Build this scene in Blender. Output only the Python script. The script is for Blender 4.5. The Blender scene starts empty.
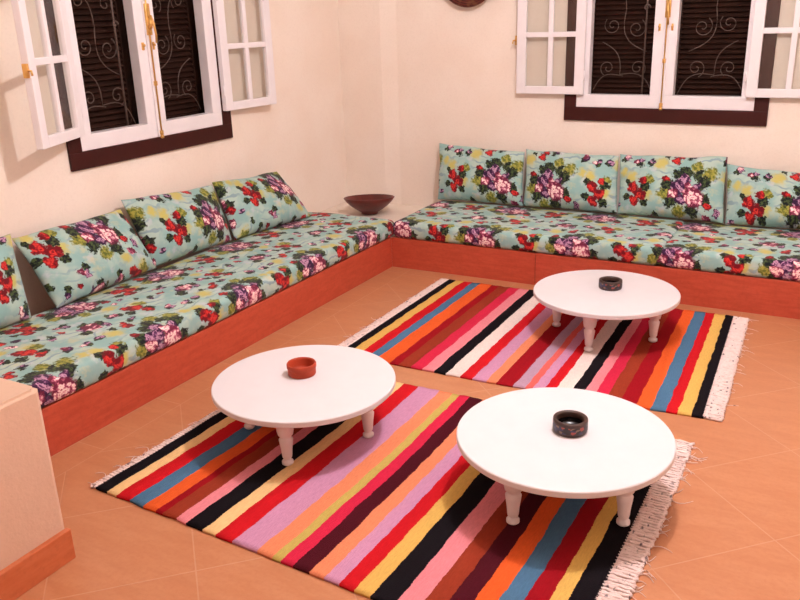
import bpy, bmesh, math, random
from mathutils import Vector, Matrix, noise as mnoise

random.seed(7)
SC = bpy.context.scene
COL = SC.collection
PI = math.pi

# ------------------------------------------------------------------ camera
F_PX, PITCH, YAW, ROLL = 814.07, 0.3361, -0.5074, -0.0316
CAM = Vector((2.5312, -4.4693, 1.5599))
fw = Vector((math.sin(YAW) * math.cos(PITCH), math.cos(YAW) * math.cos(PITCH), -math.sin(PITCH)))
rt = Vector((math.cos(YAW), -math.sin(YAW), 0))
up = rt.cross(fw)
r2 = math.cos(ROLL) * rt + math.sin(ROLL) * up
u2 = -math.sin(ROLL) * rt + math.cos(ROLL) * up
cd = bpy.data.cameras.new('camera')
cam = bpy.data.objects.new('camera', cd)
COL.objects.link(cam)
m = Matrix((r2, u2, -fw)).transposed().to_4x4()
m.translation = CAM
cam.matrix_world = m
cd.sensor_fit = 'HORIZONTAL'
cd.sensor_width = 36.0
cd.lens = 36.0 * F_PX / 800.0
cd.clip_start = 0.02
SC.camera = cam

# ------------------------------------------------------------------ world, light, exposure
w = bpy.data.worlds.new('world')
SC.world = w
w.use_nodes = True
w.node_tree.nodes['Background'].inputs[0].default_value = (0.02, 0.022, 0.03, 1)
w.node_tree.nodes['Background'].inputs[1].default_value = 0.2
LAMP_AT = (1.87, -1.80, 2.74)
LAMP_STRENGTH = 520.0
LAMP_COLOR = (0.985, 0.925, 0.955)
SC.view_settings.view_transform = 'Standard'
SC.view_settings.look = 'None'
SC.view_settings.gamma = 1.0
SC.view_settings.use_curve_mapping = False
SC.view_settings.exposure = 0.0

XL, YB, XR, YF, ZC = -0.865, 0.885, 3.5, -5.2, 3.0   # wall planes and ceiling
SEAT, BASE = 0.305, 0.2


# ------------------------------------------------------------------ helpers
def lin(r, g, b):
    f = lambda c: (c / 255 / 12.92) if c / 255 <= 0.04045 else ((c / 255 + 0.055) / 1.055) ** 2.4
    return (f(r), f(g), f(b), 1.0)


def tag(o, label=None, cat=None, group=None, kind=None):
    if label: o['label'] = label
    if cat: o['category'] = cat
    if group: o['group'] = group
    if kind: o['kind'] = kind
    return o


def empty(name, loc, rz=0.0):
    o = bpy.data.objects.new(name, None)
    COL.objects.link(o)
    o.location = loc
    o.rotation_euler = (0, 0, rz)
    o.empty_display_size = 0.1
    return o


def obj(name, bm, mat, parent=None, smooth=False, recalc=True):
    if recalc:
        bmesh.ops.recalc_face_normals(bm, faces=bm.faces[:])
    me = bpy.data.meshes.new(name)
    bm.to_mesh(me)
    bm.free()
    for x in (mat if isinstance(mat, (list, tuple)) else [mat]):
        me.materials.append(x)
    if smooth:
        for p in me.polygons:
            p.use_smooth = True
    o = bpy.data.objects.new(name, me)
    COL.objects.link(o)
    if parent is not None:
        o.parent = parent
    return o


def copy_tree(o, parent=None):
    c = o.copy()
    COL.objects.link(c)
    if parent is not None:
        c.parent = parent
    for ch in list(o.children):
        copy_tree(ch, c)
    return c


def box(bm, x0, x1, y0, y1, z0, z1, bev=0.0, seg=2, M=None):
    vs = [bm.verts.new((x, y, z)) for x in (x0, x1) for y in (y0, y1) for z in (z0, z1)]
    idx = [(0, 1, 3, 2), (4, 6, 7, 5), (0, 4, 5, 1), (2, 3, 7, 6), (0, 2, 6, 4), (1, 5, 7, 3)]
    fs = [bm.faces.new([vs[i] for i in f]) for f in idx]
    allv = vs
    if bev > 0:
        es = list({e for f in fs for e in f.edges})
        r = bmesh.ops.bevel(bm, geom=es, offset=bev, segments=seg, affect='EDGES', profile=0.5)
        allv = list({v for f in r['faces'] for v in f.verts} | {v for v in vs if v.is_valid})
    if M is not None:
        for v in allv:
            v.co = M @ v.co
    return allv


def lathe(bm, prof, n=32, c=(0, 0, 0), M=None):
    rings = []
    for (r, z) in prof:
        if r < 1e-6:
            rings.append([bm.verts.new((c[0], c[1], c[2] + z))])
        else:
            rings.append([bm.verts.new((c[0] + r * math.cos(2 * PI * i / n), c[1] + r * math.sin(2 * PI * i / n), c[2] + z)) for i in range(n)])
    for a, b in zip(rings, rings[1:]):
        for i in range(n):
            j = (i + 1) % n
            if len(a) == 1 and len(b) == 1:
                continue
            if len(a) == 1:
                bm.faces.new((a[0], b[j], b[i]))
            elif len(b) == 1:
                bm.faces.new((a[i], a[j], b[0]))
            else:
                bm.faces.new((a[i], a[j], b[j], b[i]))
    if M is not None:
        for r in rings:
            for v in r:
                v.co = M @ v.co


def tube(bm, pts, r, n=6, taper=1.0):
    pts = [Vector(p) for p in pts]
    rings = []
    for k, p in enumerate(pts):
        d = (pts[min(k + 1, len(pts) - 1)] - pts[max(k - 1, 0)]).normalized()
        a = d.cross(Vector((0, 0, 1)))
        if a.length < 1e-3:
            a = d.cross(Vector((1, 0, 0)))
        a.normalize()
        b = d.cross(a)
        rr = r * (1 + (taper - 1) * k / max(1, len(pts) - 1))
        rings.append([bm.verts.new(p + rr * (math.cos(2 * PI * i / n) * a + math.sin(2 * PI * i / n) * b)) for i in range(n)])
    for a, b in zip(rings, rings[1:]):
        for i in range(n):
            j = (i + 1) % n
            bm.faces.new((a[i], a[j], b[j], b[i]))
    bm.faces.new(rings[0][::-1])
    bm.faces.new(rings[-1])


# ------------------------------------------------------------------ materials
class NT:
    def __init__(s, name):
        s.m = bpy.data.materials.new(name)
        s.m.use_nodes = True
        s.t = s.m.node_tree
        s.b = s.t.nodes['Principled BSDF']
        s.out = s.t.nodes['Material Output']

    def n(s, typ, **kw):
        nd = s.t.nodes.new(typ)
        for k, v in kw.items():
            setattr(nd, k, v)
        return nd

    def l(s, a, b):
        s.t.links.new(a, b)

    def put(s, sock, v):
        if isinstance(v, bpy.types.NodeSocket):
            s.l(v, sock)
        else:
            sock.default_value = v

    def math(s, op, a, b=None, c=None, clamp=False):
        nd = s.n('ShaderNodeMath', operation=op)
        nd.use_clamp = clamp
        s.put(nd.inputs[0], a)
        if b is not None: s.put(nd.inputs[1], b)
        if c is not None: s.put(nd.inputs[2], c)
        return nd.outputs[0]

    def vm(s, op, a, b=None, c=None, out=0):
        nd = s.n('ShaderNodeVectorMath', operation=op)
        s.put(nd.inputs[0], a)
        if b is not None: s.put(nd.inputs[1], b)
        if c is not None: s.put(nd.inputs[2], c)
        return nd.outputs[out]

    def mix(s, fac, a, b, blend='MIX'):
        nd = s.n('ShaderNodeMix', data_type='RGBA', blend_type=blend)
        s.put(nd.inputs[0], fac)
        s.put(nd.inputs[6], a)
        s.put(nd.inputs[7], b)
        return nd.outputs[2]

    def noise(s, vec, scale, detail=3.0, rough=0.5, color=False):
        nd = s.n('ShaderNodeTexNoise')
        if vec is not None: s.l(vec, nd.inputs['Vector'])
        nd.inputs['Scale'].default_value = scale
        nd.inputs['Detail'].default_value = detail
        nd.inputs['Roughness'].default_value = rough
        return nd.outputs['Color' if color else 'Fac']

    def ramp(s, fac, stops, interp='LINEAR'):
        nd = s.n('ShaderNodeValToRGB')
        r = nd.color_ramp
        r.interpolation = interp
        while len(r.elements) < len(stops):
            r.elements.new(0.5)
        for e, (p, c) in zip(r.elements, stops):
            e.position = p
        for e, (p, c) in zip(r.elements, stops):
            e.color = c
        s.put(nd.inputs[0], fac)
        return nd.outputs[0]

    def step(s, v, lo, hi):
        nd = s.n('ShaderNodeMapRange', interpolation_type='SMOOTHSTEP')
        s.put(nd.inputs[0], v)
        nd.inputs[1].default_value = lo
        nd.inputs[2].default_value = hi
        return nd.outputs[0]

    def bump(s, h, strength, dist=0.01):
        nd = s.n('ShaderNodeBump')
        nd.inputs['Strength'].default_value = strength
        nd.inputs['Distance'].default_value = dist
        s.l(h, nd.inputs['Height'])
        s.l(nd.outputs[0], s.b.inputs['Normal'])

    def coord(s, which='Object'):
        return s.n('ShaderNodeTexCoord').outputs[which]

    def pos(s):
        return s.n('ShaderNodeNewGeometry').outputs['Position']

    def fin(s, color=None, rough=0.6, spec=0.4, metal=0.0):
        if color is not None: s.put(s.b.inputs['Base Color'], color)
        s.put(s.b.inputs['Roughness'], rough)
        s.b.inputs['Specular IOR Level'].default_value = spec
        s.b.inputs['Metallic'].default_value = metal
        return s.m


def plaster(name, c1, c2, scale=14):
    k = NT(name)
    p = k.pos()
    f = k.noise(p, 2.2, 4)
    g = k.noise(p, scale * 6, 4, 0.6)
    col = k.mix(k.step(f, 0.35, 0.65), c1, c2)
    col = k.mix(k.math('MULTIPLY', k.step(g, 0.45, 0.75), 0.25), col, tuple(x * 0.86 for x in c2[:3]) + (1,))
    k.bump(k.math('ADD', k.noise(p, scale, 5, 0.6), k.math('MULTIPLY', g, 0.4)), 0.35, 0.006)
    return k.fin(col, 0.85, 0.2)


def painted(name, c, rough=0.35, spec=0.5, var=0.06, bscale=40):
    k = NT(name)
    p = k.coord()
    f = k.noise(p, 9, 4, 0.6)
    d = tuple(x * (1 - var * 2) for x in c[:3]) + (1,)
    col = k.mix(k.step(f, 0.35, 0.75), c, d)
    k.bump(k.noise(p, bscale, 3), 0.12, 0.003)
    return k.fin(col, rough, spec)


M = {}
M['wall'] = plaster('peach_plaster', lin(249, 235, 222), lin(246, 229, 214))
M['ceiling'] = plaster('ceiling_plaster', lin(246, 242, 238), lin(244, 238, 232))
M['block'] = plaster('partition_plaster', lin(218, 184, 160), lin(214, 179, 155))
M['ledge'] = plaster('ledge_plaster', lin(246, 232, 218), lin(240, 222, 206))
M['white'] = painted('white_gloss_paint', lin(243, 236, 238), 0.32, 0.5, 0.02)
M['table'] = painted('table_paint', lin(222, 216, 218), 0.38, 0.4, 0.015, 25)
M['tableleg'] = painted('table_leg_paint', lin(232, 222, 222), 0.45, 0.4, 0.03, 25)
M['brown'] = painted('dark_brown_paint', lin(60, 17, 12), 0.5, 0.25, 0.1)
M['shutter'] = painted('shutter_wood', lin(52, 30, 22), 0.6, 0.2, 0.2)
M['iron'] = painted('grille_iron', lin(98, 80, 72), 0.5, 0.4, 0.15)
M['bowl'] = painted('dark_bowl_wood', lin(104, 32, 24), 0.4, 0.5, 0.25)
M['terracotta'] = painted('terracotta', lin(172, 62, 34), 0.6, 0.3, 0.1)
M['terrain'] = painted('terracotta_inside', lin(160, 56, 32), 0.6, 0.3, 0.12)


def brass():
    k = NT('brass')
    f = k.noise(k.coord(), 60, 3)
    return k.fin(k.mix(f, lin(236, 194, 124), lin(214, 164, 88)), 0.34, 0.5, 0.85)


M['brass'] = brass()


def glass():
    k = NT('window_glass')
    tr = k.n('ShaderNodeBsdfTransparent')
    tr.inputs[0].default_value = (0.93, 0.94, 0.93, 1)
    gl = k.n('ShaderNodeBsdfGlossy')
    gl.inputs['Roughness'].default_value = 0.04
    gl.inputs['Color'].default_value = (0.9, 0.9, 0.9, 1)
    lw = k.n('ShaderNodeLayerWeight')
    lw.inputs[0].default_value = 0.5
    fr = k.n('ShaderNodeMath', operation='MULTIPLY_ADD')
    k.l(k.math('POWER', lw.outputs['Facing'], 5.0), fr.inputs[0])
    fr.inputs[1].default_value = 0.5
    fr.inputs[2].default_value = 0.045
    wob = k.n('ShaderNodeBump')
    wob.inputs['Strength'].default_value = 0.12
    wob.inputs['Distance'].default_value = 0.01
    k.l(k.noise(k.coord(), 12, 2), wob.inputs['Height'])
    k.l(wob.outputs[0], gl.inputs['Normal'])
    mx = k.n('ShaderNodeMixShader')
    k.l(fr.outputs[0], mx.inputs[0])
    k.l(tr.outputs[0], mx.inputs[1])
    k.l(gl.outputs[0], mx.inputs[2])
    k.l(mx.outputs[0], k.out.inputs[0])
    return k.m


M['glass'] = glass()


def floor_mat():
    k = NT('floor_tiles')
    p = k.pos()
    sx = k.n('ShaderNodeSeparateXYZ')
    k.l(p, sx.inputs[0])
    x, y = sx.outputs[0], sx.outputs[1]
    S = 0.608
    a = k.math('DIVIDE', k.math('ADD', k.math('SUBTRACT', y, x), 3.96), S)
    b = k.math('DIVIDE', k.math('SUBTRACT', k.math('ADD', x, y), 0.42), S)
    da = k.math('PINGPONG', a, 0.5)
    db = k.math('PINGPONG', b, 0.5)
    d = k.math('MINIMUM', da, db)
    # straight border course along the benches and partition
    e = k.math('MINIMUM', k.math('ABSOLUTE', k.math('SUBTRACT', x, 0.14)), k.math('ABSOLUTE', k.math('ADD', y, 0.10)))
    inner = k.math('MULTIPLY', k.math('GREATER_THAN', x, 0.14), k.math('LESS_THAN', y, -0.10))
    dd = k.math('ADD', k.math('MULTIPLY', d, inner), k.math('SUBTRACT', 1.0, inner))
    dd = k.math('MINIMUM', k.math('MULTIPLY', dd, 0.43), e)
    # joints across the border course
    jx = k.math('PINGPONG', k.math('DIVIDE', x, 0.43), 0.5)
    jy = k.math('PINGPONG', k.math('DIVIDE', y, 0.43), 0.5)
    jj = k.math('MULTIPLY', k.math('MINIMUM', jx, jy), 0.43)
    dd = k.math('MINIMUM', dd, k.math('ADD', jj, inner))
    gro = k.math('SUBTRACT', 1.0, k.step(dd, 0.0010, 0.0032))
    cell = k.n('ShaderNodeCombineXYZ')
    k.l(k.math('FLOOR', a), cell.inputs[0])
    k.l(k.math('FLOOR', b), cell.inputs[1])
    wn = k.n('ShaderNodeTexWhiteNoise', noise_dimensions='2D')
    k.l(cell.outputs[0], wn.inputs['Vector'])
    st = k.vm('MULTIPLY', p, (1.0, 3.5, 1.0))
    f = k.noise(st, 5, 6, 0.62)
    g = k.noise(p, 60, 4, 0.6)
    col = k.mix(k.step(f, 0.3, 0.7), lin(183, 119, 80), lin(193, 132, 93))
    col = k.mix(k.math('MULTIPLY', k.step(g, 0.4, 0.7), 0.3), col, lin(174, 108, 72))
    col = k.mix(k.math('MULTIPLY', wn.outputs[0], 0.14), col, lin(170, 104, 70))
    col = k.mix(k.math('MULTIPLY', gro, 0.34), col, lin(206, 168, 140))
    k.bump(k.math('ADD', k.math('MULTIPLY', gro, -1.0), k.math('MULTIPLY', g, 0.1)), 0.25, 0.003)
    return k.fin(col, k.math('ADD', k.math('MULTIPLY', f, 0.2), 0.30), 0.4)


M['floor'] = floor_mat()


def base_mat(name, c1, c2):
    k = NT(name)
    p = k.pos()
    st = k.vm('MULTIPLY', p, (1.6, 1.6, 9.0))
    f = k.noise(st, 5, 6, 0.62)
    g = k.noise(p, 45, 4, 0.6)
    col = k.mix(k.step(f, 0.3, 0.7), c1, c2)
    col = k.mix(k.math('MULTIPLY', k.step(g, 0.45, 0.7), 0.35), col, tuple(x * 0.8 for x in c1[:3]) + (1,))
    k.bump(g, 0.1, 0.003)
    return k.fin(col, 0.42, 0.4)


M['base'] = base_mat('bench_tile', lin(178, 72, 50), lin(193, 84, 60))
M['skirt'] = base_mat('skirting_tile', lin(190, 100, 60), lin(200, 112, 72))
M['grout'] = painted('dark_joint', lin(120, 62, 44), 0.8, 0.2, 0.1)


# floral print -------------------------------------------------------
def fabric():
    k = NT('floral_fabric')
    uv = k.n('ShaderNodeUVMap', uv_map='UVMap').outputs[0]
    wob = k.noise(uv, 17, 4, 0.65, color=True)
    wob = k.vm('MULTIPLY', k.vm('SUBTRACT', wob, (0.5, 0.5, 0.5)), (0.095, 0.095, 0.0))
    q = k.vm('ADD', uv, wob)
    wob3 = k.vm('MULTIPLY', k.vm('SUBTRACT', k.noise(uv, 42, 2, 0.5, color=True), (0.5, 0.5, 0.5)), (0.035, 0.035, 0.0))
    q = k.vm('ADD', q, wob3)
    wob2 = k.vm('MULTIPLY', k.vm('SUBTRACT', k.noise(uv, 3.1, 2, 0.5, color=True), (0.5, 0.5, 0.5)), (0.10, 0.10, 0.0))
    q = k.vm('ADD', q, wob2)

    def field(blobs):
        cur = None
        for (cx, cy, r) in blobs:
            d = k.vm('SUBTRACT', q, (cx, cy, 0.0))
            d = k.vm('WRAP', d, (0.5, 0.5, 0.5), (-0.5, -0.5, -0.5))
            d = k.vm('MULTIPLY', d, (1 / r, 1 / r, 0.0))
            d = k.vm('LENGTH', d, out=1)
            cur = d if cur is None else k.math('MINIMUM', cur, d)
        return cur

    leaf = field([(.32, .55, .075), (.36, .38, .075), (.68, .60, .075), (.70, .42, .06), (.50, .70, .075), (.42, .67, .06), (.56, .31, .065), (.62, .68, .05),
                  (.10, .53, .05), (.09, .35, .05), (.90, .40, .045), (.92, .56, .04), (.34, .03, .055), (.17, .96, .05), (.27, .10, .04), (.62, .97, .045), (.77, .95, .05), (.86, .80, .035), (.13, .78, .035), (.50, .10, .035), (.55, .02, .03), (.02, .76, .04), (.97, .13, .035), (.30, .86, .03), (.52, .87, .03), (.20, .24, .035), (.88, .20, .03)])
    olive = field([(.72, .68, .075), (.28, .46, .07), (.60, .76, .06), (.44, .28, .06), (.13, .60, .05), (.80, .08, .06)])
    mauve = field([(.42, .53, .085), (.49, .62, .065), (.45, .40, .065), (.62, .56, .05), (.15, .80, .032), (.89, .82, .038), (.22, .03, .05), (.36, .97, .035), (.80, .30, .035), (.04, .80, .030), (.95, .09, .030), (.18, .19, .035), (.56, .88, .032), (.47, .05, .03)])
    rose = field([(.58, .45, .115), (.37, .46, .060), (.53, .56, .045), (.27, .02, .072), (.88, .85, .035), (.70, .24, .035), (.52, .06, .035), (.14, .22, .03), (.99, .78, .03)])
    red = field([(.97, .51, .066), (.045, .44, .068), (.98, .36, .058), (.07, .58, .04), (.71, .03, .062), (.66, .08, .048), (.74, .93, .045), (.30, .62, .04), (.72, .36, .042), (.40, .82, .048), (.44, .88, .036), (.08, .12, .030)])
    yellow = field([(.11, .45, .055), (.95, .62, .055), (.78, .10, .06), (.50, .50, .035), (.24, .78, .07), (.60, .20, .055), (.86, .66, .045)])

    fine = k.n('ShaderNodeTexVoronoi')
    k.l(q, fine.inputs['Vector'])
    fine.inputs['Scale'].default_value = 25
    pet = fine.outputs['Distance']                   # petals
    n1 = k.noise(uv, 30, 3, 0.6)
    n2 = k.noise(uv, 5, 3, 0.5)
    # ground: aqua with watery patches and blue-grey brush strokes
    col = k.mix(k.step(n2, 0.38, 0.62), lin(144, 182, 178), lin(178, 200, 188))
    n3 = k.noise(k.vm('ADD', uv, (7.3, 2.1, 0.0)), 6.5, 4, 0.6)
    col = k.mix(k.math('MULTIPLY', k.step(n3, 0.54, 0.68), 0.7), col, lin(196, 200, 206))
    n4 = k.noise(k.vm('ADD', uv, (1.3, 5.7, 0.0)), 5.5, 4, 0.6)
    col = k.mix(k.math('MULTIPLY', k.step(n4, 0.56, 0.7), 0.6), col, lin(204, 198, 150))
    wv = k.n('ShaderNodeTexWave', wave_type='RINGS')
    k.l(uv, wv.inputs['Vector'])
    wv.inputs['Scale'].default_value = 3.0
    wv.inputs['Distortion'].default_value = 14.0
    wv.inputs['Detail'].default_value = 3.0
    stroke = k.math('MULTIPLY', k.step(wv.outputs['Fac'], 0.80, 0.96), k.step(n2, 0.45, 0.6))
    col = k.mix(k.math('MULTIPLY', stroke, 0.6), col, lin(104, 136, 160))
    # soft yellow wash
    col = k.mix(k.math('MULTIPLY', k.math('SUBTRACT', 1.0, k.step(k.math('ADD', yellow, k.math('MULTIPLY', k.math('SUBTRACT', n1, 0.5), 0.9)), 0.35, 1.5)), 0.9), col, lin(200, 186, 92))
    # olive then dark leaves
    col = k.mix(k.math('SUBTRACT', 1.0, k.step(k.math('ADD', olive, k.math('MULTIPLY', k.math('SUBTRACT', n1, 0.5), 1.3)), 0.75, 1.15)), col, k.mix(k.step(n1, 0.4, 0.6), lin(96, 106, 44), lin(160, 156, 70)))
    n5 = k.noise(k.vm('ADD', uv, (3.1, 9.2, 0.0)), 34, 3, 0.6)
    lc = k.mix(k.step(n5, 0.44, 0.64), lin(24, 30, 32), lin(74, 90, 50))
    col = k.mix(k.math('SUBTRACT', 1.0, k.step(k.math('ADD', leaf, k.math('MULTIPLY', k.math('SUBTRACT', n1, 0.5), 1.0)), 0.84, 1.06)), col, lc)

    def bloom(col, d, stops, edge=1.0):
        f = k.math('ADD', k.math('MULTIPLY', d, 0.45), k.math('MULTIPLY', pet, 0.9))
        f = k.math('ADD', f, k.math('MULTIPLY', k.math('SUBTRACT', n1, 0.5), 0.75))
        c = k.ramp(f, stops)
        return k.mix(k.math('SUBTRACT', 1.0, k.step(d, edge - 0.16, edge + 0.04)), col, c)

    col = bloom(col, mauve, [(0.18, lin(44, 22, 48)), (0.38, lin(120, 70, 112)), (0.55, lin(206, 160, 184)), (0.72, lin(96, 50, 92)), (0.9, lin(50, 26, 56))])
    col = bloom(col, rose, [(0.15, lin(150, 56, 84)), (0.30, lin(228, 156, 170)), (0.42, lin(250, 232, 224)), (0.56, lin(246, 214, 212)), (0.68, lin(206, 112, 138)), (0.86, lin(110, 36, 62))])
    col = bloom(col, red, [(0.14, lin(90, 14, 22)), (0.30, lin(190, 34, 36)), (0.46, lin(212, 62, 52)), (0.60, lin(182, 34, 36)), (0.8, lin(110, 18, 28))])
    weave = k.noise(k.vm('MULTIPLY', uv, (1, 1, 1)), 260, 2)
    fold = k.noise(uv, 7, 4, 0.55)
    k.bump(k.math('ADD', k.math('MULTIPLY', weave, 0.08), fold), 0.35, 0.012)
    k.b.inputs['Sheen Weight'].default_value = 0.1
    return k.fin(col, 0.8, 0.15)


M['fabric'] = fabric()
TILE = 0.585

RC = dict(black=(24, 20, 24), cream=(240, 200, 140), red=(196, 28, 36), blue=(78, 116, 146), orange=(226, 96, 44), dkred=(150, 20, 30),
          brown=(146, 56, 36), pink=(230, 138, 146), lilac=(204, 146, 178), peach=(232, 140, 100), olive=(196, 172, 92), crimson=(206, 42, 72),
          maroon=(74, 20, 30), yellow=(224, 180, 96), white=(240, 222, 214), greyl=(184, 150, 172), coral=(224, 104, 96))


def rug_mat(name, stripes, x0, x1, salt):
    k = NT(name)
    uv = k.n('ShaderNodeUVMap', uv_map='UVMap').outputs[0]
    sx = k.n('ShaderNodeSeparateXYZ')
    k.l(uv, sx.inputs[0])
    x, y = sx.outputs[0], sx.outputs[1]
    off = k.vm('ADD', uv, (salt, salt * 2, 0))
    jag = k.noise(k.vm('MULTIPLY', off, (5, 10, 1)), 1.0, 3, 0.55)
    fin_ = k.noise(k.vm('MULTIPLY', off, (10, 160, 1)), 1.0, 2, 0.6)
    xx = k.math('ADD', x, k.math('MULTIPLY', k.math('SUBTRACT', jag, 0.5), 0.020))
    xx = k.math('ADD', xx, k.math('MULTIPLY', k.math('SUBTRACT', fin_, 0.5), 0.006))
    f = k.math('DIVIDE', k.math('SUBTRACT', xx, x0), x1 - x0)
    col = k.ramp(f, [(max(0.0, (a - x0) / (x1 - x0)), lin(*RC[c])) for a, c in stripes], 'CONSTANT')
    yarn = k.noise(k.vm('MULTIPLY', off, (220, 40, 1)), 1.0, 3, 0.6)
    wear = k.noise(off, 6, 4, 0.6)
    hsv = k.n('ShaderNodeHueSaturation')
    k.l(col, hsv.inputs['Color'])
    k.l(k.math('ADD', 0.62, k.math('ADD', k.math('MULTIPLY', yarn, 0.42), k.math('MULTIPLY', wear, 0.16))), hsv.inputs['Value'])
    k.bump(k.math('ADD', k.math('MULTIPLY', yarn, 0.6), k.noise(k.vm('MULTIPLY', off, (300, 300, 1)), 1.0, 1)), 0.55, 0.004)
    return k.fin(hsv.outputs[0], 0.95, 0.05)


def fringe_mat():
    k = NT('fringe_cotton')
    p = k.pos()
    a = k.noise(k.vm('MULTIPLY', p, (60, 60, 60)), 1.0, 3)
    vo = k.n('ShaderNodeTexVoronoi')
    k.l(k.vm('MULTIPLY', p, (62, 26, 1)), vo.inputs['Vector'])
    vo.inputs['Scale'].default_value = 1.0
    dash = k.math('MULTIPLY', k.math('SUBTRACT', 1.0, k.step(vo.outputs['Distance'], 0.22, 0.34)), k.step(k.noise(p, 55, 2), 0.52, 0.6))
    col = k.mix(a, lin(246, 228, 222), lin(222, 192, 186))
    col = k.mix(k.math('MULTIPLY', dash, 0.8), col, lin(70, 54, 64))
    k.bump(k.noise(k.vm('MULTIPLY', p, (90, 160, 60)), 1.0, 3), 0.6, 0.004)
    return k.fin(col, 0.95, 0.05)


M['fringe'] = fringe_mat()


def ash_mat():
    k = NT('painted_clay')
    p = k.coord()
    sx = k.n('ShaderNodeSeparateXYZ')
    k.l(p, sx.inputs[0])
    ang = k.math('ARCTAN2', sx.outputs[1], sx.outputs[0])
    cb = k.n('ShaderNodeCombineXYZ')
    k.l(k.math('MULTIPLY', ang, 2.6), cb.inputs[0])
    k.l(k.math('MULTIPLY', sx.outputs[2], 70.0), cb.inputs[1])
    vo = k.n('ShaderNodeTexVoronoi')
    k.l(cb.outputs[0], vo.inputs['Vector'])
    vo.inputs['Scale'].default_value = 1.6
    band = k.math('MULTIPLY', k.step(sx.outputs[2], 0.008, 0.012), k.math('SUBTRACT', 1.0, k.step(sx.outputs[2], 0.033, 0.036)))
    rad = k.math('GREATER_THAN', k.vm('LENGTH', k.vm('MULTIPLY', p, (1, 1, 0)), out=1), 0.0525)
    band = k.math('MULTIPLY', band, rad)
    pick = k.ramp(vo.outputs['Color'], [(0.0, lin(34, 22, 22)), (0.5, lin(48, 44, 74)), (0.62, lin(120, 96, 78)), (0.72, lin(150, 60, 48)), (0.84, lin(34, 22, 22))], 'CONSTANT')
    base = k.mix(k.noise(p, 50, 3), lin(40, 26, 22), lin(70, 42, 32))
    col = k.mix(k.math('MULTIPLY', band, 1.0), base, pick)
    return k.fin(col, 0.4, 0.5)


M['ash'] = ash_mat()
k = NT('ash_inside')
M['ashin'] = k.fin(k.mix(k.noise(k.coord(), 40, 2), lin(10, 9, 12), lin(22, 18, 20)), 0.25, 0.5)


def plate_mat():
    k = NT('woven_plate')
    p = k.coord()
    sx = k.n('ShaderNodeSeparateXYZ')
    k.l(p, sx.inputs[0])
    r = k.vm('LENGTH', k.vm('MULTIPLY', p, (1, 0, 1)), out=1)
    rings = k.math('PINGPONG', k.math('MULTIPLY', r, 70.0), 0.5)
    col = k.mix(k.step(rings, 0.1, 0.4), lin(54, 16, 12), lin(104, 40, 26))
    col = k.mix(k.math('MULTIPLY', k.step(k.noise(p, 24, 3), 0.5, 0.6), 0.4), col, lin(132, 92, 60))
    k.bump(rings, 0.5, 0.004)
    return k.fin(col, 0.7, 0.3)


M['plate'] = plate_mat()
k = NT('lamp_globe')
em = k.n('ShaderNodeEmission')
em.inputs[0].default_value = LAMP_COLOR + (1,)
em.inputs[1].default_value = LAMP_STRENGTH
k.l(em.outputs[0], k.out.inputs[0])
M['globe'] = k.m


# ------------------------------------------------------------------ room shell
def struct(name, bm, mat, parent=None, label=None):
    o = obj(name, bm, mat, parent)
    if parent is None:
        o['kind'] = 'structure'
        if label: o['label'] = label
    return o


bm = bmesh.new(); box(bm, XL - 0.2, XR + 0.2, YF - 0.2, YB + 0.2, -0.1, 0.0)
struct('floor', bm, M['floor'], label='terracotta tiled floor')
bm = bmesh.new(); box(bm, XL - 0.2, XR + 0.2, YF - 0.2, YB + 0.2, ZC, ZC + 0.1)
struct('ceiling', bm, M['ceiling'], label='plain plastered ceiling')

WB, WT = 0.958, 2.20           # window opening
RC_X, LC_Y, WH = 1.468, -1.085, 0.545


def wall_with_hole(name, lab, along, a0, a1, c, front, back, sgn):
    bm = bmesh.new()
    segs = [(a0, c - WH, 0, ZC), (c + WH, a1, 0, ZC), (c - WH, c + WH, 0, WB), (c - WH, c + WH, WT, ZC)]
    for (s0, s1, z0, z1) in segs:
        lo, hi = min(front, back), max(front, back)
        if along == 'x': box(bm, s0, s1, lo, hi, z0, z1)
        else: box(bm, lo, hi, s0, s1, z0, z1)
    struct(name, bm, M['wall'], label=lab)


wall_with_hole('wall_back', 'peach plastered wall behind the bench with the round plate hung on it', 'x', XL - 0.2, XR + 0.2, RC_X, YB, YB + 0.2, 1)
wall_with_hole('wall_left', 'peach plastered wall along the bench on the left', 'y', YF - 0.2, YB, LC_Y, XL, XL - 0.2, -1)
bm = bmesh.new(); box(bm, XR, XR + 0.2, YF - 0.2, YB, 0, ZC)
struct('wall_right', bm, M['wall'], label='peach plastered wall on the right')
bm = bmesh.new(); box(bm, XL, XR, YF - 0.2, YF, 0, ZC)
struct('wall_front', bm, M['wall'], label='peach plastered wall facing the back wall')

# shallow corner pilaster, its edge splayed toward the lamp to shape a lighter strip
bm = bmesh.new()
PD = 0.035
pts = [(XL, YB), (XL, YB - PD), (-0.52, YB - PD), (-0.405, YB)]
lo = [bm.verts.new((x, y, BASE)) for x, y in pts]
hi = [bm.verts.new((x, y, ZC)) for x, y in pts]
for i in range(4):
    j = (i + 1) % 4
    bm.faces.new((lo[i], lo[j], hi[j], hi[i]))
bm.faces.new(lo); bm.faces.new(hi)
struct('trim_1', bm, M['wall'], label='shallow plaster pilaster in the room corner, its edge splayed to catch light as a paler strip')


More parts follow.
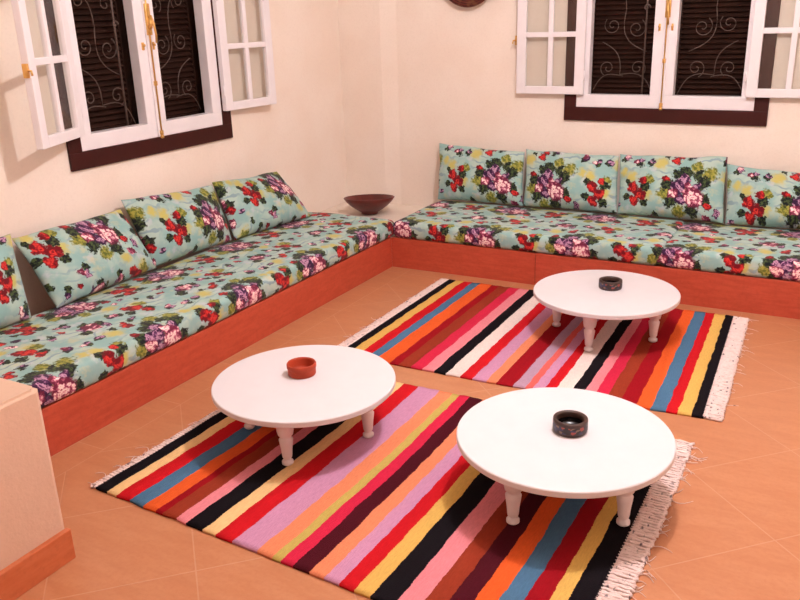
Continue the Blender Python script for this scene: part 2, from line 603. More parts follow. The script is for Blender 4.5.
# ------------------------------------------------------------------ windows (local: x along wall, y into the wall, z up, origin at floor)
def casement(parent, name, hinge_x, ang, direction):
    """open glazed leaf hinged at (hinge_x, -0.03); direction -1 opens to the left, +1 to the right"""
    W, H, th = 0.455, 1.085, 0.034
    z0 = 1.042
    piv = empty(name, (hinge_x, -0.036, z0))
    piv.parent = parent
    piv.rotation_euler = (0, 0, ang)
    s = direction
    bm = bmesh.new()
    def bx(x0, x1, za, zb, t=th, bev=0.004):
        a, b = sorted((s * x0, s * x1))
        box(bm, a, b, -t / 2, t / 2, za, zb, bev, 2)
    st, mid, bot = 0.062, 0.032, 0.05
    bx(0, st, 0, H)
    bx(W - st, W, 0, H)
    bx(st - 0.002, W - st + 0.002, 0, bot)
    bx(st - 0.002, W - st + 0.002, H - bot, H)
    rows = 3
    ph = (H - 2 * bot - (rows - 1) * mid) / rows
    for r in range(1, rows):
        za = bot + r * ph + (r - 1) * mid
        bx(st - 0.002, W - st + 0.002, za, za + mid, th * 0.8, 0.004)
    bx(W / 2 - mid / 2, W / 2 + mid / 2, bot - 0.002, H - bot + 0.002, th * 0.82, 0.004)
    obj('sash_frame', bm, M['white'], piv)
    bm = bmesh.new()
    a, b = sorted((s * (st - 0.006), s * (W - st + 0.006)))
    box(bm, a, b, -0.002, 0.002, bot - 0.006, H - bot + 0.006)
    obj('glass_panes', bm, M['glass'], piv)
    for hz in (0.12, 0.9):
        bm = bmesh.new()
        lathe(bm, [(0, -0.03), (0.006, -0.03), (0.007, 0), (0.006, 0.03), (0, 0.03)], 10, (-s * 0.004, -0.012, hz))
        obj('hinge', bm, M['white'], piv, True)
    return piv


def spiral(bm, cx, cz, r0, turns, start, s=1, y=0.0, n=26, r=0.0028):
    pts = []
    for i in range(n + 1):
        t = i / n
        a = start + s * turns * 2 * PI * t
        rr = r0 * (1 - 0.85 * t)
        pts.append((cx + rr * math.cos(a), y, cz + rr * math.sin(a)))
    tube(bm, pts, r, 5)


def scroll_arc(bm, p0, p1, bulge, y, r=0.0028):
    p0, p1 = Vector((p0[0], y, p0[1])), Vector((p1[0], y, p1[1]))
    d = p1 - p0
    nrm = Vector((-d.z, 0, d.x))
    tube(bm, [p0 + d * t + nrm * bulge * math.sin(PI * t) for t in [i / 10 for i in range(11)]], r, 5)


def window(name, loc, rz, angL, angR, label, hx=0.488):
    wroot = empty(name, loc, rz)
    tag(wroot, label, None, None, 'structure')
    TW, TT = 0.62, 0.085
    # dark brown surround on the wall face
    bm = bmesh.new()
    zb, zt = 0.872, WT + TT - 0.005
    y0, y1 = -0.018, -0.0005
    box(bm, -TW, TW, y0, y1, zb, zb + 0.088, 0.004)
    box(bm, -TW, TW, y0, y1, zt - 0.08, zt, 0.004)
    box(bm, -TW, -TW + 0.08, y0, y1, zb + 0.086, zt - 0.078, 0.004)
    box(bm, TW - 0.08, TW, y0, y1, zb + 0.086, zt - 0.078, 0.004)
    obj('surround', bm, M['brown'], wroot)
    # white fixed frame
    bm = bmesh.new()
    y0, y1 = -0.012, 0.055
    e = WH - 0.002
    box(bm, -e, e, y0, y1, WB + 0.002, 1.040, 0.004)
    box(bm, -e, e, y0, y1, 2.125, WT - 0.002, 0.004)
    box(bm, -e, -0.463, y0, y1, 1.038, 2.127, 0.004)
    box(bm, 0.463, e, y0, y1, 1.038, 2.127, 0.004)
    box(bm, -0.074, 0.0, y0, y1, 1.038, 2.127, 0.004)
    box(bm, 0.001, 0.068, y0 - 0.004, y1, 1.038, 2.127, 0.004)
    box(bm, -0.012, 0.018, y0 - 0.014, y0 + 0.002, WB + 0.004, 2.19, 0.005)
    obj('frame', bm, M['white'], wroot)
    # iron grille with scrolls
    bm = bmesh.new()
    yg = 0.075
    for side, cx in ((-1, -0.268), (1, 0.266)):
        for (dx, z, r0, tn, st, s) in [(-.09, 1.20, .055, 1.4, -1.2, 1), (.10, 1.20, .05, 1.3, 4.2, -1), (-.07, 1.44, .06, 1.5, 1.0, -1), (.08, 1.46, .055, 1.5, 2.4, 1),
                                        (-.09, 1.66, .05, 1.3, -1.0, 1), (.09, 1.68, .055, 1.4, 4.0, -1), (-.06, 1.9, .06, 1.5, 1.0, -1), (.07, 1.92, .055, 1.5, 2.4, 1)]:
            spiral(bm, cx + side * dx, z, r0, tn, st, s, yg)
        for (a, b, bl) in [((-.19, 1.04), (.02, 1.16), .25), ((.19, 1.06), (0, 1.15), -.25), ((.02, 1.16), (.14, 1.36), .2), ((-.14, 1.30), (.0, 1.55), -.25), ((.0, 1.55), (.17, 1.74), .25), ((-.17, 1.72), (.0, 2.0), .25), ((.0, 2.0), (.18, 2.1), -.2)]:
            scroll_arc(bm, (cx + side * a[0], a[1]), (cx + side * b[0], b[1]), bl * side, yg)
    # straight bar
    tube(bm, [(-0.14, yg - 0.006, 1.03), (-0.14, yg - 0.006, 2.14)], 0.006, 6)
    spiral(bm, -0.14, 1.56, 0.022, 1.0, 0, 1, yg - 0.012, 16, 0.005)
    obj('grille', bm, M['iron'], wroot, True)
    # closed louvred shutters outside
    bm = bmesh.new()
    for x0, x1 in ((-0.543, -0.003), (0.003, 0.543)):
        box(bm, x0, x0 + 0.06, 0.12, 0.155, 0.965, 2.195)
        box(bm, x1 - 0.06, x1, 0.12, 0.155, 0.965, 2.195)
        box(bm, x0, x1, 0.12, 0.155, 0.965, 1.04)
        box(bm, x0, x1, 0.12, 0.155, 2.12, 2.195)
        n = 36
        for i in range(n):
            z = 1.045 + i * (1.08 / n)
            Mx = Matrix.Translation((0, 0.14, z + 0.013)) @ Matrix.Rotation(math.radians(38), 4, 'X')
            box(bm, x0 + 0.058, x1 - 0.058, -0.022, 0.022, -0.004, 0.004, M=Mx)
    obj('louvred_shutters', bm, M['shutter'], wroot)
    # brass bolt, lever, keyhole plates
    bolt = bm = bmesh.new()
    tube(bm, [(0.004, -0.031, 0.965), (0.004, -0.031, 2.15)], 0.0045, 8)
    for z in (0.985, 1.25, 1.9):
        box(bm, -0.006, 0.014, -0.037, -0.024, z - 0.012, z + 0.012, 0.002)
    lathe(bm, [(0, 0), (0.010, 0.003), (0.012, 0.012), (0.007, 0.02), (0, 0.022)], 12, (0.004, -0.031, 0.952))
    b = obj('bolt', bm, M['brass'], wroot, True)
    bm = bmesh.new()
    box(bm, -0.010, 0.022, -0.038, -0.022, 1.50, 1.66, 0.004)
    lathe(bm, [(0, -0.03), (0.009, -0.026), (0.013, 0.0), (0.009, 0.026), (0, 0.03)], 12, (0.006, -0.045, 1.56))
    tube(bm, [(0.006, -0.05, 1.60), (0.012, -0.062, 1.56), (0.016, -0.066, 1.50), (0.018, -0.060, 1.46)], 0.007, 8, 0.8)
    obj('lever', bm, M['brass'], b, True)
    for x in (-0.04, 0.036):
        bm = bmesh.new()
        box(bm, x - 0.006, x + 0.006, -0.022, -0.010, 1.425, 1.465, 0.002)
        lathe(bm, [(0, 0), (0.006, 0.002), (0.007, 0.008), (0, 0.012)], 10, M=Matrix.Translation((x, -0.022, 1.45)) @ Matrix.Rotation(PI / 2, 4, 'X'))
        obj('keyhole_plate', bm, M['brass'], wroot, True)
    c = casement(wroot, 'casement', -hx, angL, -1)
    # small latch on the outer stile of the left leaf
    bm = bmesh.new()
    box(bm, -0.470, -0.452, -0.012, 0.012, 0.31, 0.37, 0.003)
    tube(bm, [(-0.462, -0.012, 0.34), (-0.475, -0.03, 0.34), (-0.478, -0.034, 0.32)], 0.005, 8)
    obj('latch', bm, M['brass'], c, True)
    casement(wroot, 'casement', hx, angR, 1)
    return wroot


window('window_1', (RC_X, YB, 0), 0.0, math.radians(0.5), math.radians(0.0), 'dark shuttered window in the back wall with two white glazed leaves folded open')
window('window_2', (XL, LC_Y, 0), PI / 2, math.radians(26), math.radians(-5), 'dark shuttered window in the left wall with two white glazed leaves swung open', 0.543)

# ------------------------------------------------------------------ benches, ledge and partition
BX1 = XR - 0.02
t = empty('bench_base', (0, -1.5, 0))
tag(t, 'long reddish tiled bench base running under the left window', 'bench', 'built-in bench bases')
bm = bmesh.new(); box(bm, XL + 0.003, -0.001, -3.085 + 1.5, -0.001 + 1.5, 0.0, BASE - 0.001, 0.003)
obj('tiled_front', bm, M['base'], t)
t = empty('bench_base', (1.5, 0, 0))
tag(t, 'reddish tiled bench base under the right window, upright joints in its front', 'bench', 'built-in bench bases')
bm = bmesh.new()
for x0, x1 in ((-0.003, 0.9775), (0.9805, BX1)):
    box(bm, x0 - 1.5, x1 - 1.5, 0.0, YB - 0.003, 0.0, BASE - 0.001, 0.0015)
obj('tiled_front', bm, M['base'], t)
for x in (0.979,):
    bm = bmesh.new()
    box(bm, x - 1.5 - 0.0014, x - 1.5 + 0.0014, 0.003, 0.02, 0.0, BASE - 0.004)
    obj('joint', bm, M['grout'], t)
bm = bmesh.new()
box(bm, XL + 0.003, -0.006, 0.001, YB - 0.003, 0.0, BASE, 0.004)
tag(obj('corner_ledge', bm, M['ledge']), 'pale plastered corner ledge between the two benches with the bowl on it', 'ledge')

# partition at the left foreground
t = empty('partition', (0.0, -3.5, 0))
tag(t, 'low peach plastered partition with tiled skirting at the end of the bench', 'partition')
bm = bmesh.new()
px0, px1, py0, py1, pz = XL + 0.003, 0.572, -0.9, 0.405, 0.578
ch = 0.022
out = [(px0, py0), (px1, py0), (px1, py1 - ch), (px1 - ch, py1), (px0, py1)]
lo = [bm.verts.new((x, y, 0.0)) for x, y in out]
hi = [bm.verts.new((x, y, pz)) for x, y in out]
for i in range(5):
    j = (i + 1) % 5
    bm.faces.new((lo[i], lo[j], hi[j], hi[i]))
bm.faces.new(lo)
top = bm.faces.new(hi)
bmesh.ops.bevel(bm, geom=list(top.edges), offset=0.012, segments=3, affect='EDGES')
obj('plaster_body', bm, M['block'], t)
bm = bmesh.new()
box(bm, px1 + 0.0005, px1 + 0.020, py0, py1 - 0.008, 0.0, 0.105, 0.003)
obj('skirting', bm, M['skirt'], t)


# ------------------------------------------------------------------ cushions
def set_uv(o, fn):
    me = o.data
    uvl = me.uv_layers.new(name='UVMap')
    for p in me.polygons:
        for li in p.loop_indices:
            v = me.vertices[me.loops[li].vertex_index].co
            uvl.data[li].uv = fn(v, p.normal)


def mattress(name, label, L, D, H, loc, rz, uoff, voff=0.5, usign=1, seed=0.0):
    """local: x along 0..L, y from 0 (front) back to D, z 0..H"""
    bm = bmesh.new()
    r = 0.026
    # cross-section loop (y,z,arc) with rounded corners
    sec = []
    def arc(cy, cz, a0, a1, n=5):
        for i in range(n + 1):
            a = a0 + (a1 - a0) * i / n
            sec.append((cy + r * math.cos(a), cz + r * math.sin(a)))
    arc(r, r, -PI / 2, -PI, 4)
    sec.append((0.0, H * 0.5))
    arc(r, H - r, PI, PI / 2, 5)
    for i in range(1, 14):
        sec.append((r + (D - 2 * r) * i / 14, H))
    arc(D - r, H - r, PI / 2, 0, 4)
    arc(D - r, r, 0, -PI / 2, 4)
    ns = len(sec)
    s_acc = [0.0]
    for a, b in zip(sec, sec[1:]):
        s_acc.append(s_acc[-1] + math.hypot(b[0] - a[0], b[1] - a[1]))
    i0 = min(range(ns), key=lambda i: abs(sec[i][1] - H * 0.5) + (0 if sec[i][0] < 0.01 else 9))
    nx = int(L / 0.035)
    xs = [0.0, 0.006, 0.016] + [0.03 + (L - 0.06) * i / nx for i in range(nx + 1)] + [L - 0.016, L - 0.006, L]
    grid = []
    for xi, x in enumerate(xs):
        e = min(x, L - x)
        shrink = 0.009 * max(0.0, 1 - e / 0.03) ** 2
        row = []
        for (y, z) in sec:
            yy, zz = y, z
            if z > H * 0.7:
                zz += 0.006 * mnoise.noise(Vector((x * 2.6 + seed, y * 3.0, 1.7))) + 0.003 * mnoise.noise(Vector((x * 9 + seed, y * 9, 4.2)))
                zz += 0.006 * math.sin(PI * min(1, max(0, y / D)))
            if y < 0.03:
                yy += 0.006 * mnoise.noise(Vector((x * 4.0 + seed, z * 6, 8.1))) - 0.004 * math.sin(PI * z / H)
            cy, cz = D / 2, H / 2
            k = 1
            yy = cy + (yy - cy) * (1 - shrink / cy * k)
            zz = cz + (zz - cz) * (1 - shrink / cz * k * 0.9)
            row.append(bm.verts.new((x, yy, max(0.0, zz))))
        grid.append(row)
    uvm = {}
    for i in range(len(xs)):
        for j in range(ns):
            uvm[grid[i][j].index] = None
    for i in range(len(xs) - 1):
        for j in range(ns):
            k = (j + 1) % ns
            bm.faces.new((grid[i][j], grid[i + 1][j], grid[i + 1][k], grid[i][k]))
    bm.faces.new(grid[0]); bm.faces.new(grid[-1][::-1])
    bm.verts.index_update()
    arcs = {}
    for i, x in enumerate(xs):
        for j in range(ns):
            arcs[grid[i][j].index] = (x, s_acc[j] - s_acc[i0])
    o = obj(name, bm, M['fabric'], None, True)
    me = o.data
    uvl = me.uv_layers.new(name='UVMap')
    for p in me.polygons:
        for li in p.loop_indices:
            x, s = arcs[me.loops[li].vertex_index]
            uvl.data[li].uv = (usign * (x - uoff) / TILE + 0.5, s / TILE + voff)
    o.location = loc
    o.rotation_euler = (0, 0, rz)
    tag(o, label, 'seat cushion', 'floral seat cushions')
    return o


# back bench: front face at y = 0, x along +X
mattress('seat_cushion', 'floral seat cushion on the back bench, from the bowl corner to the seam', 1.6875, 0.72, 0.106, (0.014, -0.006, BASE), 0, 0.62 - 0.014, 0.47, 1, 0.0)
mattress('seat_cushion', 'floral seat cushion on the back bench, right of the seam', 1.70, 0.72, 0.106, (1.703, -0.006, BASE), 0, 1.78 - 1.703, 0.47, 1, 5.0)
# left bench: front face at x = 0, local x along -Y .. +Y; rz = +90deg puts local x on +Y and local y on -X
mattress('seat_cushion', 'long floral seat cushion under the left window beside the low partition', 3.12, 0.685, 0.106, (0.006, -3.075, BASE), PI / 2, 3.075 - 2.655, 0.47, 1, 11.0)


def pillow(label, BL, BR, TR, TL, uo, vo, T=0.098, seed=0.0, tile=0.60):
    BL, BR, TR, TL = map(Vector, (BL, BR, TR, TL))
    g = ((BR - BL) + (TR - TL)).normalized() * 0.007
    BL, TL, BR, TR = BL - g, TL - g, BR + g, TR + g
    c = (BL + BR + TR + TL) / 4
    nrm = ((BR - BL) + (TR - TL)).cross((TL - BL) + (TR - BR)).normalized()
    W = ((BR - BL).length + (TR - TL).length) / 2
    Hh = ((TL - BL).length + (TR - BR).length) / 2
    n, mrow = 30, 20
    bm = bmesh.new()
    sides = {}
    uvd = {}
    for sd in (1, -1):
        for j in range(mrow + 1):
            for i in range(n + 1):
                edge = i in (0, n) or j in (0, mrow)
                if sd == -1 and edge:
                    sides[(sd, i, j)] = sides[(1, i, j)]
                    continue
                u, v = i / n, j / mrow
                a, b = 2 * u - 1, 2 * v - 1
                # denser rows near the rim
                a = math.copysign(1 - (1 - abs(a)) ** 1.5, a)
                b = math.copysign(1 - (1 - abs(b)) ** 1.5, b)
                # rim pulled in between the corners
                aa = a * (1 - 0.025 * (1 - b * b))
                bb = b * (1 - 0.035 * (1 - a * a))
                uu, vv = (aa + 1) / 2, (bb + 1) / 2
                uu += 0.006 * mnoise.noise(Vector((seed * 3, b * 2.2, math.copysign(4.0, a)))) * abs(a) ** 3
                vv += 0.030 * mnoise.noise(Vector((a * 2.0, seed * 3, math.copysign(7.0, b)))) * (max(0.0, b) ** 3 + 0.2 * max(0.0, -b) ** 3)
                p = BL * (1 - uu) * (1 - vv) + BR * uu * (1 - vv) + TR * uu * vv + TL * (1 - uu) * vv
                th = ((1 - a * a) * (1 - b * b)) ** 0.53
                belly = 1 + 0.25 * (-b)                      # heavier towards the bottom
                wr = mnoise.noise(Vector((a * 1.6 + seed, b * 1.6, seed))) * 0.16 + mnoise.noise(Vector((a * 4.5 + seed, b * 4.5, seed + 3))) * 0.06
                # pleats radiating from the corners
                for (ca, cb) in ((-1, -1), (1, -1), (1, 1), (-1, 1)):
                    dx, dy = a - ca, b - cb
                    rr = math.hypot(dx, dy)
                    if 0.02 < rr < 0.8:
                        wr += 0.07 * math.sin(9 * math.atan2(dy, dx) + seed) * (1 - rr / 0.8)
                d = (T if sd == 1 else T * 0.8) * th * belly * (1 + wr) * sd
                vtx = bm.verts.new(p + nrm * d)
                sides[(sd, i, j)] = vtx
                uvd[vtx] = (aa * W / 2 / tile + uo + (0.4 if sd < 0 else 0), bb * Hh / 2 / tile + vo)
    for sd in (1, -1):
        for j in range(mrow):
            for i in range(n):
                q = [sides[(sd, i, j)], sides[(sd, i + 1, j)], sides[(sd, i + 1, j + 1)], sides[(sd, i, j + 1)]]
                bm.faces.new(q if sd == 1 else q[::-1])
    for v in bm.verts:
        v.co -= c
    bm.verts.index_update()
    um = {v.index: uvd[v] for v in uvd}
    o = obj('pillow', bm, M['fabric'], None, True)
    me = o.data
    uvl = me.uv_layers.new(name='UVMap')
    for p in me.polygons:
        for li in p.loop_indices:
            uvl.data[li].uv = um[me.loops[li].vertex_index]
    o.location = c
    tag(o, label, 'pillow', 'floral pillows on the benches')
    return o


# uo/vo = tile coordinates at the pillow centre; the bouquet sits at (.5,.5), the red cluster at (0,.45)
ZB = 0.316
pillow('floral pillow on the back bench nearest the bowl', (0.02, 0.66, ZB), (0.645, 0.668, ZB), (0.600, 0.80, 0.66), (-0.03, 0.80, 0.692), 0.26, 0.55, seed=1.0)
pillow('floral pillow on the back bench, second from the bowl', (0.66, 0.668, ZB), (1.278, 0.678, ZB), (1.240, 0.80, 0.664), (0.624, 0.80, 0.682), 0.70, 0.58, seed=2.3)
pillow('floral pillow on the back bench, third from the bowl', (1.292, 0.678, ZB), (1.925, 0.655, ZB), (1.893, 0.80, 0.692), (1.258, 0.80, 0.680), 0.33, 0.55, seed=3.7)
pillow('floral pillow on the back bench cut off by the right photo edge', (1.95, 0.65, ZB), (2.58, 0.655, ZB), (2.52, 0.80, 0.612), (1.903, 0.80, 0.650), 0.28, 0.60, seed=5.1)
pillow('floral pillow on the left bench cut off by the left photo edge', (-0.615, -2.88, ZB), (-0.62, -2.25, ZB), (-0.80, -2.15, 0.668), (-0.80, -2.80, 0.665), 0.70, 0.50, seed=6.2)
pillow('floral pillow on the left bench below the left swung-out window leaf', (-0.612, -2.105, ZB), (-0.648, -1.435, ZB), (-0.80, -1.488, 0.640), (-0.80, -2.135, 0.648), 0.42, 0.34, seed=7.9)
pillow('floral pillow on the left bench, second from the corner bowl', (-0.672, -1.425, ZB), (-0.645, -0.815, ZB), (-0.80, -0.765, 0.632), (-0.80, -1.462, 0.685), 0.24, 0.52, seed=9.4)
pillow('floral pillow on the left bench nearest the corner bowl', (-0.63, -0.79, ZB), (-0.55, -0.12, ZB), (-0.80, -0.125, 0.606), (-0.80, -0.748, 0.645), 0.22, 0.40, seed=10.8)


# ------------------------------------------------------------------ rugs
def rug(label, stripes, x0, x1, y0, y1, mat_name, warp, fl, fr, loose, salt):
    """stripes run along y; x0..x1 woven field; warp(x,y)->(dx,dy)"""
    root = empty('rug', ((x0 + x1) / 2, (y0 + y1) / 2, 0))
    tag(root, label, 'rug', 'striped woven rugs')
    ox, oy = root.location.x, root.location.y
    mat = rug_mat(mat_name, stripes, x0, x1, salt)
    nx, ny = 110, 60
    th = 0.007
    bm = bmesh.new()
    top = []
    def z(x, y):
        return 0.0015 * (1 + mnoise.noise(Vector((x * 6 + salt, y * 5, 0)))) + 0.0012 * (1 + math.sin(x * 95 + 2 * mnoise.noise(Vector((x * 3, y * 4, salt)))))
    def P(x, y):
        dx, dy = warp(x, y)
        ey = 0.006 * mnoise.noise(Vector((x * 14 + salt, (0 if abs(y - y0) < abs(y - y1) else 5), 2.0)))
        return x + dx, y + dy + ey
    uvd = {}
    lowr = []
    for i in range(nx + 1):
        x = x0 + (x1 - x0) * i / nx
        r, rl = [], []
        for j in range(ny + 1):
            y = y0 + (y1 - y0) * j / ny
            px, py = P(x, y)
            v = bm.verts.new((px - ox, py - oy, th + z(x, y)))
            r.append(v)
            uvd[v] = (x, y)
            vl = bm.verts.new((px - ox, py - oy, 0.0005))
            rl.append(vl)
            uvd[vl] = (x, y)
        top.append(r); lowr.append(rl)
    for i in range(nx):
        for j in range(ny):
            bm.faces.new((top[i][j], top[i + 1][j], top[i + 1][j + 1], top[i][j + 1]))
            bm.faces.new((lowr[i][j], lowr[i][j + 1], lowr[i + 1][j + 1], lowr[i + 1][j]))
    for i in range(nx):
        bm.faces.new((top[i][0], lowr[i][0], lowr[i + 1][0], top[i + 1][0]))
        bm.faces.new((top[i][ny], top[i + 1][ny], lowr[i + 1][ny], lowr[i][ny]))
    for j in range(ny):
        bm.faces.new((top[0][j], top[0][j + 1], lowr[0][j + 1], lowr[0][j]))
        bm.faces.new((top[nx][j], lowr[nx][j], lowr[nx][j + 1], top[nx][j + 1]))
    bm.verts.index_update()
    um = {v.index: uvd[v] for v in uvd}
    o = obj('woven_field', bm, mat, root, True)
    uvl = o.data.uv_layers.new(name='UVMap')
    for p in o.data.polygons:
        for li in p.loop_indices:
            uvl.data[li].uv = um[o.data.loops[li].vertex_index]
    rnd = random.Random(int(salt * 100))
    for side, xe, wd in ((-1, x0, fl), (1, x1, fr)):
        bm = bmesh.new()
        # knotted band made of short cords lying side by side, then loose ends
        n = int((y1 - y0) / 0.0072)
        for q in range(n):
            y = y0 + 0.004 + (y1 - y0 - 0.008) * q / (n - 1)
            ln = wd * (0.93 + 0.12 * rnd.random())
            pts = []
            slant = 0.005 * (1 if q % 2 else -1) * (0.5 + rnd.random())
            for s in range(6):
                f = s / 5
                bx, by = P(xe, y)
                pts.append((bx + side * (f * ln - 0.004) - ox, by + slant * math.sin(PI * f) + 0.004 * rnd.uniform(-1, 1) - oy, 0.0055 + 0.002 * ((q + s) % 2)))
            tube(bm, pts, 0.0056, 5, 0.85)
        for q in range(loose if side > 0 else loose // 2):
            y = y0 + (y1 - y0) * rnd.random()
            bx, by = P(xe, y)
            ln = 0.02 + 0.055 * rnd.random() ** 1.5
            cv = rnd.uniform(-0.03, 0.03)
            dv = rnd.uniform(-0.025, 0.025)
            pts = [(bx + side * (wd * 0.85 + ln * f) - ox, by + dv * f + cv * math.sin(PI * f) - oy, 0.004 - 0.002 * f) for f in [i / 6 for i in range(7)]]
            tube(bm, pts, 0.0017, 4, 0.6)
        fo = obj('fringe', bm, M['fringe'], root, True)
        fo['label'] = 'off-white knotted cotton fringe'
    return root


FS = [(.338, 'black'), (.396, 'cream'), (.445, 'red'), (.51, 'blue'), (.578, 'orange'), (.638, 'dkred'), (.675, 'brown'), (.735, 'pink'), (.784, 'black'), (.858, 'cream'),
      (.910, 'red'), (.987, 'lilac'), (1.084, 'peach'), (1.146, 'olive'), (1.178, 'crimson'), (1.232, 'maroon'), (1.29, 'peach'), (1.346, 'lilac'), (1.40, 'red'),
      (1.451, 'yellow'), (1.506, 'black'), (1.583, 'pink'), (1.648, 'brown'), (1.713, 'maroon'), (1.773, 'orange'), (1.833, 'blue'), (1.89, 'dkred'), (1.954, 'yellow'), (1.998, 'black')]
rug('striped woven rug in the foreground under two white tables', FS, .338, 2.072, -2.797, -1.575, 'foreground_rug_weave',
    lambda x, y: (0.018 * (y + 2.83) / 1.25 + 0.010 * math.sin(PI * (y + 2.80) / 1.22), -0.055 * (x - .338) * max(0.0, (-1.575 - y) / 1.22)), 0.03, 0.082, 46, 1.3)
BS = [(.467, 'black'), (.507, 'yellow'), (.56, 'red'), (.622, 'blue'), (.675, 'orange'), (.754, 'dkred'), (.80, 'brown'), (.872, 'crimson'), (.931, 'pink'), (.99, 'black'), (1.045, 'white'),
      (1.121, 'red'), (1.181, 'lilac'), (1.244, 'peach'), (1.294, 'dkred'), (1.372, 'greyl'), (1.425, 'coral'), (1.461, 'lilac'), (1.503, 'red'), (1.551, 'white'),
      (1.622, 'black'), (1.67, 'pink'), (1.717, 'crimson'), (1.77, 'brown'), (1.831, 'dkred'), (1.90, 'orange'), (1.956, 'blue'), (2.017, 'red'), (2.067, 'yellow'), (2.119, 'black')]
rug('striped woven rug further back under a single white table', BS, .467, 2.167, -1.40, -0.125, 'far_rug_weave',
    lambda x, y: (-0.045 * max(0, (y + 1.40) / 1.27) * max(0, (x - 1.0) / 1.2), (0.055 - 0.035 * (y + 1.40) / 1.27) * max(0, (x - 1.2) / 1.0) ** 1.2), 0.055, 0.075, 20, 2.7)


# ------------------------------------------------------------------ tables
def make_table():
    root = empty('low_table', (0, 0, 0))
    bm = bmesh.new()
    R, H, t = 0.354, 0.241, 0.026
    lathe(bm, [(0, H - t), (R - 0.012, H - t), (R - 0.004, H - t + 0.002), (R, H - t + 0.006), (R, H - 0.004), (R - 0.002, H - 0.001), (R - 0.005, H), (0, H)], 96)
    obj('tabletop', bm, M['table'], root, False)
    bm = bmesh.new()
    box(bm, -0.24, 0.24, -0.022, 0.022, H - t - 0.024, H - t + 0.0005, 0.004)
    box(bm, -0.022, 0.022, -0.24, 0.24, H - t - 0.024, H - t + 0.0005, 0.004)
    obj('cross_brace', bm, M['tableleg'], root)
    prof = [(0, 0.0128), (0.017, 0.0128), (0.0215, 0.017), (0.0215, 0.026), (0.014, 0.033), (0.0125, 0.037), (0.0175, 0.042), (0.019, 0.050), (0.021, 0.075), (0.0245, 0.100),
            (0.0265, 0.116), (0.0205, 0.123), (0.0205, 0.130), (0.028, 0.136), (0.031, 0.150), (0.033, 0.175), (0.040, 0.196), (0.046, 0.2165), (0, 0.2165)]
    for a in range(4):
        bm = bmesh.new()
        th = a * PI / 2
        lathe(bm, prof, 20, (0.246 * math.cos(th), 0.246 * math.sin(th), 0))
        obj('leg', bm, M['tableleg'], root, True)
    return root


proto = make_table()
tabs = [('round white low table nearest the camera with the dark ashtray, on the rug fringe', 1.8307, -2.1245, -20.5),
        ('round white low table on the far rug, nearest the back bench', 1.5683, -0.6347, -1.0),
        ('round white low table beside the left bench with the red clay ashtray', 0.7997, -2.1376, 17.0)]
for i, (lab, x, y, a) in enumerate(tabs):
    o = proto if i == 0 else copy_tree(proto)
    o.location = (x, y, 0.0)
    o.rotation_euler = (0, 0, math.radians(a))
    tag(o, lab, 'table', 'round white low tables')


def ashtray(label, x, y, R, H, mo, mi, group=None, notch=False):
    root = empty('ashtray', (x, y, 0.2412))
    tag(root, label, 'ashtray', group)
    bm = bmesh.new()
    lathe(bm, [(0, 0.0), (R * 0.93, 0.0), (R * 0.97, 0.003), (R, 0.010), (R, H - 0.006), (R * 0.985, H - 0.001), (R * 0.93, H), (R * 0.80, H - 0.001), (R * 0.765, H - 0.006), (R * 0.75, H - 0.02)], 40)
    obj('body', bm, mo, root, True)
    bm = bmesh.new()
    lathe(bm, [(R * 0.752, H - 0.018), (R * 0.74, 0.012), (R * 0.68, 0.008), (0, 0.007)], 40)
    obj('inside', bm, mi, root, True, recalc=False)
    return root


ashtray('dark painted clay ashtray on the table nearest the camera', 1.843, -2.096, 0.0575, 0.047, M['ash'], M['ashin'], 'dark painted ashtrays')
ashtray('dark painted clay ashtray on the table nearest the back bench', 1.578, -0.585, 0.0575, 0.045, M['ash'], M['ashin'], 'dark painted ashtrays')
r = empty('ashtray', (0.762, -2.098, 0.2412))
tag(r, 'red terracotta ashtray on the table beside the left bench', 'ashtray')
bm = bmesh.new()
R, H = 0.058, 0.048
lathe(bm, [(0, 0.0), (R * 0.9, 0.0), (R * 0.95, 0.004), (R * 0.95, 0.024), (R * 0.93, 0.027), (R, 0.031), (R, H - 0.003), (R * 0.97, H), (R * 0.90, H), (R * 0.87, H - 0.006), (R * 0.86, 0.015), (R * 0.8, 0.009), (R * 0.3, 0.008), (R * 0.24, 0.012), (0, 0.013)], 40)
obj('body', bm, M['terracotta'], r, True)

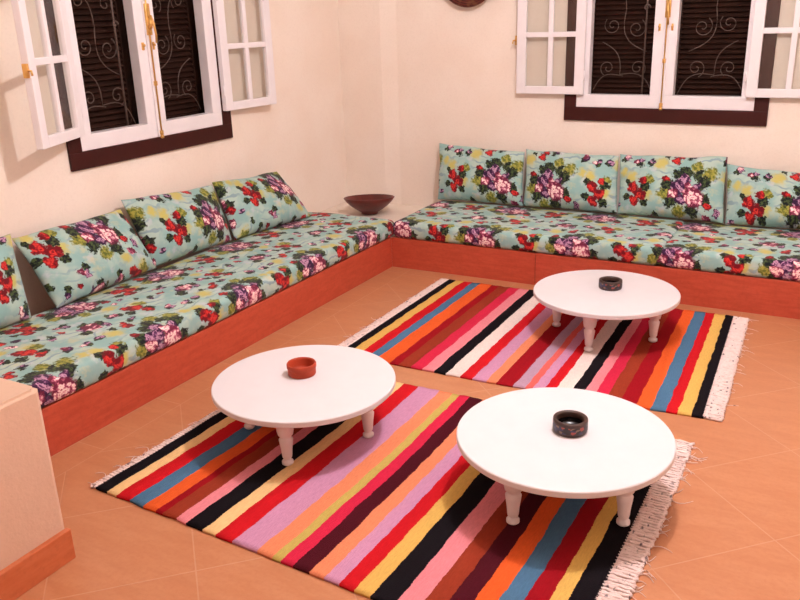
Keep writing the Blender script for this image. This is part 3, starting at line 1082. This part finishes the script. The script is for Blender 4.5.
# ------------------------------------------------------------------ bowl in the corner, plate on the wall
b = empty('bowl', (-0.46, 0.50, BASE + 0.0065))
tag(b, 'wide dark red-brown wooden bowl on the corner ledge', 'bowl')
bm = bmesh.new()
Rb = 0.185
lathe(bm, [(0, 0.0), (0.055, 0.0), (0.062, 0.004), (0.060, 0.012), (0.095, 0.034), (0.135, 0.062), (0.165, 0.090), (Rb, 0.118), (Rb - 0.004, 0.121), (Rb - 0.011, 0.118),
           (0.155, 0.092), (0.125, 0.067), (0.085, 0.042), (0.04, 0.026), (0, 0.023)], 56,
      M=Matrix.Translation((0, 0, 0.0)) @ Matrix.Rotation(math.radians(-5), 4, Vector((0.86, 0.5, 0))))
obj('body', bm, M['bowl'], b, True)

p = empty('wall_plate', (0.175, YB, 1.807))
tag(p, 'round dark woven plate hanging on the back wall above the pillows', 'plate')
bm = bmesh.new()
lathe(bm, [(0, 0.001), (0.08, 0.001), (0.15, 0.02), (0.205, 0.052), (0.21, 0.058), (0.202, 0.060), (0.145, 0.030), (0.075, 0.013), (0, 0.012)], 56, M=Matrix.Rotation(PI / 2, 4, 'X'))
obj('body', bm, M['plate'], p, True)

# ------------------------------------------------------------------ ceiling lamp (above the frame)
lp = empty('ceiling_lamp', (LAMP_AT[0], LAMP_AT[1], ZC))
tag(lp, 'round white globe lamp hanging from the ceiling over the tables', 'lamp')
dz = LAMP_AT[2] - ZC
bm = bmesh.new()
lathe(bm, [(0, -0.03), (0.05, -0.03), (0.06, -0.01), (0.06, 0.0), (0, 0.0)], 24)
obj('ceiling_rose', bm, M['white'], lp, True)
bm = bmesh.new()
tube(bm, [(0, 0, -0.02), (0, 0, dz + 0.09)], 0.008, 8)
lathe(bm, [(0, dz + 0.13), (0.02, dz + 0.13), (0.035, dz + 0.10), (0.035, dz + 0.08), (0, dz + 0.08)], 20)
obj('stem', bm, M['brass'], lp, True)
bm = bmesh.new()
bmesh.ops.create_icosphere(bm, subdivisions=4, radius=0.09, matrix=Matrix.Translation((0, 0, dz)))
obj('globe', bm, M['globe'], lp, True)
